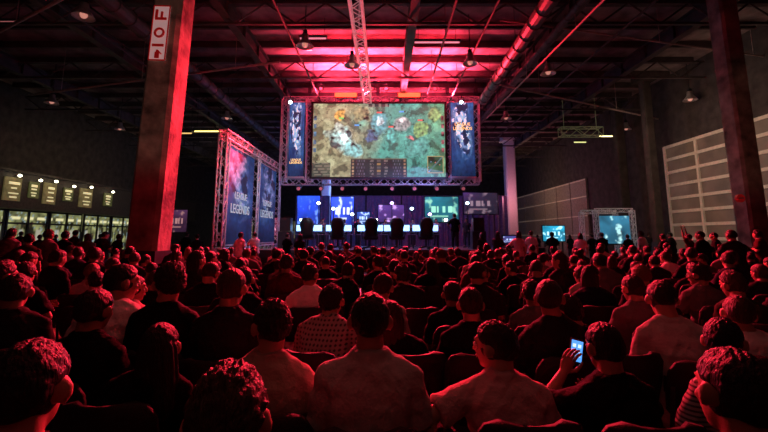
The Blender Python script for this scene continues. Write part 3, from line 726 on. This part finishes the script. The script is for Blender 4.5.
def hair_mb(style):
    mb = MB(); seg, rg = 72, 50
    th = {'short':.10,'buzz':.04,'tousled':.15,'long':.14,'ponytail':.09,'curly':.26,'spiky':.13,'smooth':.12}[style]
    na = {'short':.032,'buzz':.008,'tousled':.06,'long':.03,'ponytail':.015,'curly':.09,'spiky':.06,'smooth':.015}[style]
    nf = {'curly':13,'tousled':9,'spiky':14}.get(style, 7)
    rings = []
    for k in range(rg+1):
        t = min(max(pi*k/rg,.015),pi-.015); ring = []
        for i in range(seg):
            a = 2*pi*i/seg; n = V((sin(t)*cos(a), sin(t)*sin(a), -cos(t)))
            thr = .02+.50*max(0,n.y) if n.y > 0 else .0-(-n.y)*(.62 if style == 'buzz' else .80)
            if abs(n.x) > .75 and n.y > -.3: thr = max(thr, .05)
            h = min(1,max(0,(n.z-thr)/.34+.5)); h = h*h*(3-2*h)
            tt = th*(.75+.35*n.z)*(1-.3*abs(n.x))
            sp_ = noise.noise(V((n.x*nf,n.y*nf*.8,n.z*nf*.6)))+.55*noise.noise(V((n.x*nf*2.7,n.y*nf*2.7,n.z*nf*1.4)))+.5*noise.noise(V((n.x*32,n.y*32,n.z*10)))
            r = .93*(1-h)+(1+tt)*h+h*na*sp_*1.7
            ring.append(V((n.x*.0785*r, -.012+n.y*.0965*r, .016+n.z*(.097 if n.z > 0 else .105)*r)))
        rings.append(ring)
    mb.loft(rings)
    if style == 'long':
        rr = []
        for z, rx, ry, y in ((.06,.06,.05,-.05),(0,.088,.065,-.045),(-.07,.092,.06,-.05),(-.14,.098,.05,-.062),(-.2,.1,.042,-.08),(-.26,.09,.035,-.095),(-.30,.06,.02,-.1)):
            rr.append([V((rx*cos(q)*(1+.05*sin(q*9)), y+ry*sin(q)*(1+.08*sin(q*13)), z+.01*sin(q*11))) for q in [2*pi*i/52 for i in range(52)]])
        mb.loft(rr)
    if style == 'ponytail':
        mb.ell((0,-.115,.03),(.022,.022,.022)); mb.path([(0,-.105,.03),(0,-.15,.02),(0,-.17,-.04),(0,-.16,-.12),(0,-.15,-.19)],[.018,.028,.032,.026,.006],12)
    return mb
def cap_mb():
    mb = MB(); rings = []
    for k in range(10):
        t = k/9*pi/2; rings.append([V((.094*cos(t)*cos(a)+0, -.012+.114*cos(t)*sin(a), .035+.095*sin(t))) for a in [2*pi*i/28 for i in range(28)]])
    mb.loft(rings); mb.ell((0,-.012,.131),(.01,.01,.007))
    rr = []
    for y, w, z in ((.06,.075,.04),(.10,.078,.042),(.14,.066,.036),(.17,.04,.028),(.178,.012,.024)):
        rr.append([V((-w,y,z)),V((0,y,z+.012)),V((w,y,z)),V((w,y,z-.006)),V((0,y,z+.005)),V((-w,y,z-.006))])
    mb.loft(rr); return mb
def A(s, kind):
    return {'lap':((s*.215,.05,.745),(s*.12,.27,.64),(-s*.25,.9,-.12),(0,0,-1),.22),
        'low':((s*.22,.02,.69),(s*.12,.25,.64),(-s*.35,.9,-.1),(0,0,-1),.25),
        'cross':((s*.225,.06,.755),(-s*.04,.22+.03*s,.83+.02*s),(-s*.9,.1,.1),(0,-1,0),.3),
        'phone':((s*.20,.12,.75),(s*.055,.31,.83),(-s*.2,.6,.6),(-s*.5,-.4,.6),.55),
        'chin':((s*.16,.25,.73),(s*.05,.20,.945),(-s*.25,-.1,.9),(-s*.3,-.9,0),.6),
        'knee':((s*.22,.25,.75),(s*.10,.42,.62),(-s*.35,.8,-.2),(0,0,-1),.35),
        'hold':((s*.31,.19,.86),(s*.14,.27,1.02),(-s*.55,.25,.8),(-s*.1,-.9,.2),.55),
        'rest':((s*.38,-.03,.90),(s*.42,-.05,.66),(-s*.10,.15,-1),(-s*.9,0,0),.35),
        'bent':((s*.37,-.02,.93),(s*.16,-.13,.90),(-s*.95,.1,-.2),(0,.6,-.8),.4),
        'out':((s*.28,.05,.78),(s*.25,.28,.71),(-s*.1,.9,-.15),(0,0,-1),.2)}[kind]
def seat(lean, hunch, yaw, nod, l, r, **k):
    d = dict(sit=True, z0=.54, lean=lean, hunch=hunch, yaw=yaw, nod=nod, L=A(-1,l), R=A(1,r)); d.update(k); return d
def stand(yaw, l, r, **k):
    d = dict(sit=False, z0=.92, lean=.02, hunch=.03, yaw=yaw, nod=0)
    AR = {'down':lambda s:((s*.22,-.02,1.12),(s*.235,.05,.88),(0,.15,-1),(-s,0,0),.3),
          'cross':lambda s:((s*.24,.06,1.15),(-s*.04,.22+.03*s,1.20),(-s*.9,.1,.1),(0,-1,0),.3),
          'hip':lambda s:((s*.35,-.05,1.15),(s*.20,.06,1.0),(-s*.5,.6,-.4),(-s*.7,-.7,0),.4),
          'up':lambda s:((s*.26,.12,1.57),(s*.20,.15,1.82),(0,.1,1),(0,1,0),.3),
          'phone':lambda s:((s*.21,.14,1.16),(s*.06,.32,1.28),(-s*.2,.5,.7),(-s*.5,-.4,.6),.55)}
    d['L'] = AR[l](-1); d['R'] = AR[r](1); d.update(k); return d
POSES = {'a':seat(-.08,.14,.05,-.08,'lap','lap'),'b':seat(-.02,.18,-.3,-.05,'cross','cross',side=.10,roll=.10),'c':seat(.05,.26,.25,-.35,'phone','phone',k=.95),
 'd':seat(.15,.3,-.12,.05,'lap','chin',k=.95,side=.12,roll=.08),'e':seat(-.12,.17,.7,0,'out','lap',hx=.01,side=-.12),'f':seat(.0,.14,-.75,-.05,'lap','out',side=.10),
 'g':seat(-.22,.2,.1,-.1,'low','low',k=.92,roll=-.12,side=.16),'h':seat(.32,.3,-.05,.1,'knee','knee',k=.90,side=-.06),
 'holdup':seat(-.02,.18,.12,-.15,'hold','phone',k=.98),'head':seat(-.06,.16,.85,.0,'rest','lap',roll=-.06,k=.98,side=-.08),
 's1':stand(.1,'down','down'),'s2':stand(-.3,'cross','cross'),'s3':stand(.4,'hip','down'),'s4':stand(0,'up','up'),'s5':stand(.2,'phone','phone')}
M_eye = mat('eye_white',(.8,.78,.75),.2,var=.02); M_iris = mat('dark_iris',(.03,.015,.01),.1); M_lip = mat('lips',(.5,.2,.17),.5)
SK = [mat('skin_%s' % n, c, .5, var=.08, bump=.1, bscale=200, spec=.45) for n, c in (('light',(.50,.28,.20)),('tan',(.36,.19,.13)),('brown',(.2,.11,.07)))]
HR = {k: mat(k.replace(' ','_')+'_hair', c, .5, bump=.9, bscale=110, stretch=(1,1,.12), spec=.38) for k, c in (('black',(.008,.006,.006)),('dark brown',(.022,.013,.009)),('brown',(.055,.03,.018)),('light brown',(.16,.09,.05)))}
SHC = {'black':(.006,.005,.006),'charcoal':(.018,.016,.018),'navy':(.010,.012,.032),'dark red':(.06,.005,.006),'grey':(.14,.13,.13),'white':(.80,.78,.76),'light grey':(.50,.47,.45),'tan':(.45,.36,.29),'pink':(.60,.40,.40),'olive':(.04,.04,.02)}
SHM = {k: mat(k.replace(' ','_')+'_cotton', c, .85, var=.12, bump=.35, bscale=60, spec=.12) for k, c in SHC.items()}
def plaid(name, a, b, sc_, stripe=False):
    m = mat(name, a, .85); n = m.node_tree; bs = n.nodes['Principled BSDF']
    tc = n.nodes.new('ShaderNodeTexCoord'); w1 = n.nodes.new('ShaderNodeTexWave'); w1.inputs['Scale'].default_value = sc_; w1.bands_direction = 'Z'
    w2 = n.nodes.new('ShaderNodeTexWave'); w2.inputs['Scale'].default_value = sc_; w2.bands_direction = 'X'
    for w in (w1,w2): n.links.new(tc.outputs['Object'], w.inputs['Vector'])
    mx = n.nodes.new('ShaderNodeMath'); mx.operation = 'ADD'; n.links.new(w1.outputs['Fac'], mx.inputs[0])
    if stripe: mx.inputs[1].default_value = 0
    else: n.links.new(w2.outputs['Fac'], mx.inputs[1])
    r = n.nodes.new('ShaderNodeValToRGB'); r.color_ramp.elements[0].position = .3; r.color_ramp.elements[1].position = .9 if not stripe else .5
    r.color_ramp.elements[0].color = (*a,1); r.color_ramp.elements[1].color = (*b,1)
    n.links.new(mx.outputs[0], r.inputs['Fac']); n.links.new(r.outputs['Color'], bs.inputs['Base Color']); return m
SHM['plaid'] = plaid('plaid_cotton',(.04,.025,.025),(.34,.28,.27),11); SHM['striped'] = plaid('striped_cotton',(.05,.045,.05),(.34,.30,.29),15,True)
TRM = {k: mat(k+'_denim', c, .85, var=.2, bump=.3, bscale=80) for k, c in (('blue',(.04,.06,.13)),('black',(.015,.015,.017)),('khaki',(.3,.24,.16)))}
SHO = mat('shoe_rubber',(.05,.05,.05),.6)
CACHE = {}
def part(kind, pose, extra=None, lod=0):
    k = (kind, pose, extra, lod)
    if k in CACHE: return CACHE[k]
    ps = POSES[pose] if pose else None; vox = .011 if lod == 0 else .021
    if kind == 'body': me = body_mesh(ps, vox).mesh('body', [SK[0],M_eye,M_iris,M_lip], True)
    elif kind == 'shirt':
        me = shirt_mesh(ps, extra, vox); me.materials.clear(); me.materials.append(SHM['black']); me.polygons.foreach_set('use_smooth',[True]*len(me.polygons))
    elif kind == 'trousers':
        me = trouser_mesh(ps, vox*1.2); me.materials.clear(); me.materials.append(TRM['blue']); me.polygons.foreach_set('use_smooth',[True]*len(me.polygons))
    elif kind == 'shoe': me = shoe_mb(ps, extra).mesh('shoe', SHO, True)
    elif kind == 'hair': me = hair_mb(extra).mesh('hair', HR['black'], True)
    elif kind == 'cap': me = cap_mb().mesh('cap', SHM['charcoal'], True)
    elif kind == 'all':
        hs, sl = extra; mb = MB()
        mb.frommesh(part('body',pose,None,1),0); mb.frommesh(part('hair',None,hs),1,headmtx(ps)); mb.frommesh(part('shirt',pose,sl,1),2)
        mb.frommesh(part('trousers',pose,None,1),3); mb.frommesh(part('shoe',pose,-1),4); mb.frommesh(part('shoe',pose,1),4)
        me = mb.mesh('person', [SK[0],HR['black'],SHM['black'],TRM['blue'],SHO], True)
    CACHE[k] = me; return me
HD = {'short':'short','buzz':'cropped','tousled':'tousled','long':'long','ponytail':'ponytailed','curly':'curly','spiky':'spiky','smooth':'smooth'}
PEOPLE = []
def person(pose, loc, rz, hs, hc, sc_, label, group=None, sleeve=False, tr='blue', sk=0, scale=1, near=True, cap=None, mirror=False):
    PEOPLE.append((loc[0],loc[1]))
    sx = scale*(1+random.uniform(-.05,.06))*(-1 if mirror else 1)
    if near:
        e = empty('person', loc, rz, label, 'person', group); e.scale = (sx,scale,scale); H = headmtx(POSES[pose])
        child('body', part('body',pose), e, {0:SK[sk]}); child('hair', part('hair',None,hs), e, {0:HR[hc]}, H)
        child('shirt', part('shirt',pose,sleeve), e, {0:SHM[sc_]}); child('trousers', part('trousers',pose), e, {0:TRM[tr]})
        child('shoe', part('shoe',pose,-1), e); child('shoe', part('shoe',pose,1), e)
        if cap: child('cap', part('cap',None), e, {0:SHM[cap]}, H)
        return e
    o = bpy.data.objects.new('person', part('all',pose,(hs,sleeve),1)); COL.objects.link(o); o.location = loc; o.rotation_euler = (0,0,rz); o.scale = (sx,scale,scale)
    for i, m in enumerate((SK[sk],HR[hc],SHM[sc_],TRM[tr])): o.material_slots[i].link = 'OBJECT'; o.material_slots[i].material = m
    return tag(o, label, 'person', group)
def chair_parts():
    d = []
    rings = []
    for z, w, y in ((.58,.19,-.235),(.62,.22,-.24),(.74,.225,-.265),(.84,.215,-.285),(.89,.18,-.295),(.905,.12,-.297)):
        rings.append([V((w*x, y+.05*x*x+t, z)) for x, t in [(-1,0),(-.6,-.015),(0,-.02),(.6,-.015),(1,0),(1,.02),(.6,.012),(0,.008),(-.6,.012),(-1,.02)]])
    d.append(('backrest', MB().loft(rings)))
    rings = []
    for y, w in ((-.2,.20),(-.17,.225),(.15,.225),(.21,.2),(.23,.16)):
        rings.append([V((w*x,y,.43+z)) for x, z in [(-1,0),(-.95,-.03),(.95,-.03),(1,0),(.9,.018),(0,.012),(-.9,.018)]])
    d.append(('seat', MB().loft(rings)))
    for s in (-1,1):
        d.append(('leg', MB().path([(s*.21,.2,.41),(s*.225,.23,.0)],.012,8)))
        d.append(('leg', MB().path([(s*.21,-.245,.76),(s*.22,-.2,.45),(s*.235,-.24,.0)],.012,8)))
    return d
cps = chair_parts()
cmesh = [(n, mb.mesh(n, M_chair if n != 'leg' else M_dark, n != 'leg')) for n, mb in cps]
allc = MB()
for n, mb in cps: allc.add([V(v) for v in mb.v], mb.f, 0 if n != 'leg' else 1)
allc = allc.mesh('stacking_chair', [M_chair, M_dark])
def chair(x, y, rz, label, group, near=True):
    if near:
        e = empty('stacking_chair', (x,y,0), rz, label, 'chair', group)
        for n, me in cmesh: child(n, me, e)
    else:
        o = bpy.data.objects.new('stacking_chair', allc); COL.objects.link(o); o.location = (x,y,0); o.rotation_euler = (0,0,rz); tag(o, label, 'chair', group)
FRONT = [
 (24,342,1.06,'a',.15,'short','black','black',False,0,'dark silhouetted person in the bottom left corner, black shirt and short hair','dark silhouetted person in the bottom left corner'),
 (196,393,.80,'c',0,'tousled','brown','dark red',False,0,'person at the bottom edge with only tousled reddish lit hair showing','person at the bottom edge with tousled hair'),
 (268,300,1.95,'e',-.1,'tousled','dark brown','tan',False,0,'person in tan t-shirt with tousled dark hair, left of the centre front person','person in tan t-shirt'),
 (370,293,1.82,'a',0,'short','dark brown','light grey',False,1,'person in pale grey t-shirt with short dark hair, centre front, seen from behind','person in pale grey t-shirt, centre front'),
 (497,322,1.88,'head',0,'short','dark brown','pink',False,0,'person in pink t-shirt looking left, left arm hanging over the chair side','person in pink t-shirt, arm over the side'),
 (612,326,1.86,'holdup',.0,'short','black','black',False,1,'person in black t-shirt holding up a phone with a glowing blue screen','person holding up the blue phone'),
 (736,320,1.92,'f',0,'short','black','striped',False,0,'person in striped shirt at the right edge, head turned right','person in striped shirt'),
 (775,358,1.06,'b',.3,'short','black','charcoal',True,1,'large dark foreground person cut off by the bottom right corner','person cut off by the bottom right corner'),
 (92,289,2.3,'a',-.1,'short','dark brown','black',False,1,'person in black t-shirt with short hair, behind the bottom left silhouette','black-shirted person behind the bottom left silhouette'),
 (165,322,2.05,'g',0,'long','black','black',True,0,'long-haired person in black top near the lower left','long-haired person in black top'),
]
phone_owner = None
for px, py, d, pose, rz, hs, hc, sc_, slv, sk, lab, short in FRONT:
    tp = at(px, py, d); top = .54+.660*KK(POSES[pose])+.13; s = min(1.06, max(.86, tp.z/top))
    e = person(pose, (tp.x-s*(bend(POSES[pose],.66)), d, 0), rz, hs, hc, sc_, lab, None, slv, 'blue', sk, s, True)
    chair(tp.x-s*bend(POSES[pose],.66), d-.01, rz, 'black stacking chair under the '+short, 'black stacking chairs of the front row')
    if 'glowing' in lab: phone_owner = e
def phone(owner, loc, rot, label, gk, gcol, gs):
    M = Matrix.Translation(owner.location) @ Matrix.Rotation(owner.rotation_euler.z,4,'Z') @ Matrix.Scale(owner.scale.z,4) @ Matrix.Translation(loc)
    e = empty('smartphone', M.translation, 0, label, 'phone'); e.rotation_euler = (rot[0],rot[1],owner.rotation_euler.z+rot[2])
    MB().box((0,0,0),(.066,.009,.118)).build('casing', M_black, e)
    MB().box((0,-.006,0),(.058,.003,.10)).build('display', glow(gk, gcol, gs), e)
    for c, sz in (((-.015,-.008,.025),(.016,.001,.016)),((.012,-.008,.025),(.016,.001,.016)),((0,-.008,-.005),(.04,.001,.004)),((0,-.008,-.025),(.04,.001,.004))):
        MB().box(c,sz).build('icon', glow('phone_icons',(.6,.85,1),1.2), e)
    return e
phone(phone_owner, (-.04,.315,1.115), (-.15,.25,0), 'smartphone with glowing blue screen held up in a raised hand', 'phone_blue', (.08,.32,.85), 1.3)
STAND = [(10,9.5,'s1'),(28,7.6,'s3'),(47,9.2,'s2'),(64,10.8,'s1'),(88,12.3,'s5'),(104,12.8,'s2'),(8,14,'s1'),(74,15,'s3'),(118,15,'s1'),(198,15.5,'s2'),(186,18,'s1'),
 (733,8.2,'s5'),(702,10.2,'s3'),(690,12.5,'s4'),(716,12,'s1'),(664,13.5,'s2'),(642,15.5,'s1'),(671,17.5,'s3'),(602,16.5,'s5'),(580,15.2,'s1'),(552,17.4,'s2'),(531,16.4,'s1'),(592,20,'s3'),(628,19,'s2'),(300,16,'s1'),(287,17,'s2'),(497,15.5,'s5'),(482,17.2,'s1'),(518,14.5,'s3'),(760,11,'s2'),(240,14.6,'s1'),(255,16.4,'s5'),(40,17,'s2'),(100,19,'s1'),(570,24,'s1'),(648,26,'s2'),(20,20,'s3'),(55,22,'s1'),(537,26,'s3')]
SC_D = ['black','charcoal','black','navy','dark red','olive','grey','white','light grey']
SW = [7,5,5,3,2.0,1,1.2,1.2,.9]
side = lambda px: 'left' if px < 300 else 'right'
cnt = {}
for px, d, ps in sorted(STAND):
    p = at(px, 235, d); sc_ = random.choices(SC_D, SW)[0]; sd = side(px); cnt[sd] = cnt.get(sd,0)+1
    act = {'s1':'arms down','s2':'arms folded','s3':'hand on hip','s4':'arms raised','s5':'looking at hands'}[ps]
    person(ps, (p.x,d,0), random.uniform(-.8,.8), random.choice(['short','buzz','short','tousled','long']), random.choice(['black','dark brown']), sc_,
      'standing person in %s shirt, %s, %s from left on the %s side' % (sc_, act, ORD[cnt[sd]], sd), 'people standing around the seated crowd', False, random.choice(['blue','black']), random.randrange(3), random.uniform(.95,1.05), False)
p = at(455,236,19.9); person('s3',(p.x,19.9,ZS),0,'short','black','black','dark standing person on the right end of the stage',None,False,'black',1,1.04,False)
for i,(px,d) in enumerate(((304,24.3),(322,23.6),(344,24.6),(358,23.8),(385,24.2),(398,23.7),(413,24.5),(436,23.8),(467,23.2))):
    p = at(px,236,d); person(['s1','s2','s5','s3','s1'][i%5],(p.x,d,ZS),random.uniform(2.5,3.7),'short','black',['navy','grey','light grey','charcoal','grey'][i%5],'person standing behind the stage desks, %s from the left' % ORD[i+1],'people behind the stage desks',False,'black',i%3,.98,False)
OVR = [(108,2.85,'white','f','short'),(232,2.65,'charcoal','a','smooth'),(322,2.8,'plaid','h','tousled'),(376,3.45,'light grey','b','short'),(403,2.75,'black','g','long'),(452,3.5,'black','a','short'),(540,2.7,'charcoal','e','smooth'),(470,2.75,'black','a','short'),(596,2.75,'black','d','tousled'),(672,2.6,'light grey','c','short'),(748,2.65,'white','g','smooth'),(305,4.3,'white','e','short'),(18,2.8,'charcoal','a','short'),(180,2.8,'black','e','curly'),(632,3.5,'grey','a','short'),(128,3.6,'pink','e','short')]
rows = [2.65,3.45,4.3,5.15,6.0,6.9,7.8,8.7,9.6,10.5,11.5]
placed = list(PEOPLE); ppl = []
for px, d, sc_, ps, hs in OVR:
    p = at(px, 250, d); r = min(range(len(rows)), key=lambda k: abs(rows[k]-d)); ppl.append((r, p.x, d, sc_, ps, hs))
for r, d in enumerate(rows):
    w = .97*d+.3; x = -w+random.uniform(0,.3)
    while x < w:
        xx = x+random.uniform(-.08,.08); dd = d+random.uniform(-.12,.12); x += random.uniform(.58,.70)
        if random.random() < .06: continue
        if abs(xx-pc.x) < .8 and abs(dd-11) < .75: continue
        if any(abs(xx-a) < .54 and abs(dd-b) < .6 for a, b in placed): continue
        if any(q[0] == r and abs(q[1]-xx) < .55 or abs(q[1]-xx) < .46 and abs(q[2]-dd) < .6 for q in ppl): continue
        ppl.append((r, xx, dd, random.choices(SC_D+['pink','plaid'], SW+[.4,.5])[0], random.choice('aabcdefggh'), random.choices(['short','tousled','buzz','long','ponytail','curly','spiky','smooth'],[7,2.5,3,3,1.2,.6,2,5])[0]))
ppl.sort(key=lambda q: (q[0], q[1]))
cnt = {}
for r, x, d, sc_, ps, hs in ppl:
    cnt[r] = cnt.get(r,0)+1; near = r < 4; rn = ORD[r+3]
    hc = random.choices(['black','dark brown','brown','light brown'],[6,5,2,.4])[0]; slv = sc_ in ('black','charcoal','navy','grey') and random.random() < .25
    cap = None
    if near and hs in ('short','buzz') and random.random() < .06: cap = random.choice(['charcoal','dark red'])
    if near:
        lab = 'person in %s %s, %s %s, %s from left, %s row' % (sc_, 'sweater' if slv else 't-shirt', (cap+' cap over '+hc) if cap else HD[hs]+' '+hc, 'hair', ORD[cnt[r]], rn)
    else:
        lab = 'spectator seated in the %s row of the dark crowd counted from the camera' % rn
    grp = 'seated spectators in the %s row' % rn
    rz = random.gauss(0,.18)-x*.02
    person(ps, (x,d,0), rz, hs, hc, sc_, lab, grp, slv, random.choice(['blue','black','khaki']), random.choices([0,1,2],[5,4,1])[0], random.uniform(.91,1.06), near, cap, random.random() < .5)
    if near: chair(x, d-.01, rz, 'black stacking chair of the person %s from left in %s row' % (ORD[cnt[r]], rn), 'black stacking chairs in the %s row' % rn)
    else: chair(x, d-.01, rz, 'black stacking chair in the %s row of the crowd from the camera' % rn, 'black stacking chairs in the %s row' % rn, False)
print('PEOPLE', len(PEOPLE), len(ppl))
# ------------------------------------------------------------------ lights
def area(loc, target, sx, sy, col, e):
    l = bpy.data.lights.new('area', 'AREA'); l.shape = 'RECTANGLE'; l.size = sx; l.size_y = sy; l.color = col; l.energy = e
    o = bpy.data.objects.new('area_light', l); COL.objects.link(o); o.location = loc; o.rotation_euler = (V(target)-V(loc)).to_track_quat('-Z','Y').to_euler()
def spot(loc, target, ang, col, e, r=.2, blend=.6):
    l = bpy.data.lights.new('spot', 'SPOT'); l.spot_size = radians(ang); l.color = col; l.energy = e; l.shadow_soft_size = r; l.spot_blend = blend
    o = bpy.data.objects.new('spot_light', l); COL.objects.link(o); o.location = loc; o.rotation_euler = (V(target)-V(loc)).to_track_quat('-Z','Y').to_euler()
def point(loc, col, e, r=.3):
    l = bpy.data.lights.new('point', 'POINT'); l.color = col; l.energy = e; l.shadow_soft_size = r
    o = bpy.data.objects.new('point_light', l); COL.objects.link(o); o.location = loc
RED = (1,.02,.045); PINK = (1,.045,.11)
for x in (-4,0,4): spot((x,22.9,9.2),(x*1.2,3,1), 66, RED, 21000, .15)
spot((-3.5,22.9,9.2),(-9.5,7,1.0), 36, RED, 13000, .2); spot((4,22.9,9.2),(9,7,1), 40, RED, 12000, .2)
area((0,9.0,8.5),(0,5.5,0), 10, 1.2, RED, 70)
area((.3,2.6,6.5),(.2,3.0,0), 3, 1.5, (1,.24,.20), 15)
area((-.3,-1.2,4.2),(0,2.4,1), 2.5, 1.2, (1,.28,.24), 4.2)
for x in (-3.4,-1.6,.3,2.0,3.9): spot((x,22.8,9.5),(x,22.2,11.6), 126, PINK, 7000, .25, .9)
for x in (-2.4,.2,2.6): spot((x,20.4,9.6),(x,20.6,11.6), 120, RED, 1300, .3, .9)
for x in (-3,0,3): spot((x,26.2,9.5),(x,26.6,11.6), 130, PINK, 3200, .3, .9)
spot((-1.0,12.2,7.5),(pc.x,11,5.5), 50, (1,.03,.06), 800, .2)
spot((-2.5,2.5,3.2),(pc.x+.1,11,6.5), 42, (1,.62,.5), 230, .3); spot((7,5,4),(pc2.x-.1,14,5.5), 30, (1,.5,.36), 120, .3)
spot((-2.6,14.5,5.0),(-6.6,20,3.4), 80, (.8,.82,1), 420, .3)
area((0,22.6,8.0),(0,24,6), 6, .3, (.9,.85,1), 26)
area((1,21.5,5.5),(0,22.4,0), 7, 2, (.35,.35,1), 320)
area((-3,30,5.5),(-3,37.2,2.5), 6, 1, (.12,.18,1), 200); area((4.5,30,5.5),(4.5,37.2,2.5), 5, 1, (.45,.15,1), 80)
point((-3.0,38.7,6), (.2,.35,1), 500); point((12,37,5), (1,.3,.4), 230)
area((12,20,7.0),(18,20,3.6), 6, 3, (1,.66,.46), 190); point((13.5,42,6), (1,.65,.4), 200)
area((-20,30,7),(-25,31,3.5), 12, 1, (1,.75,.4), 70)
point((-16,40,6), (.9,.8,.4), 110)
w = bpy.data.worlds.new('world'); S.world = w; w.use_nodes = True; w.node_tree.nodes['Background'].inputs[0].default_value = (.05,.008,.012,1); w.node_tree.nodes['Background'].inputs[1].default_value = .05
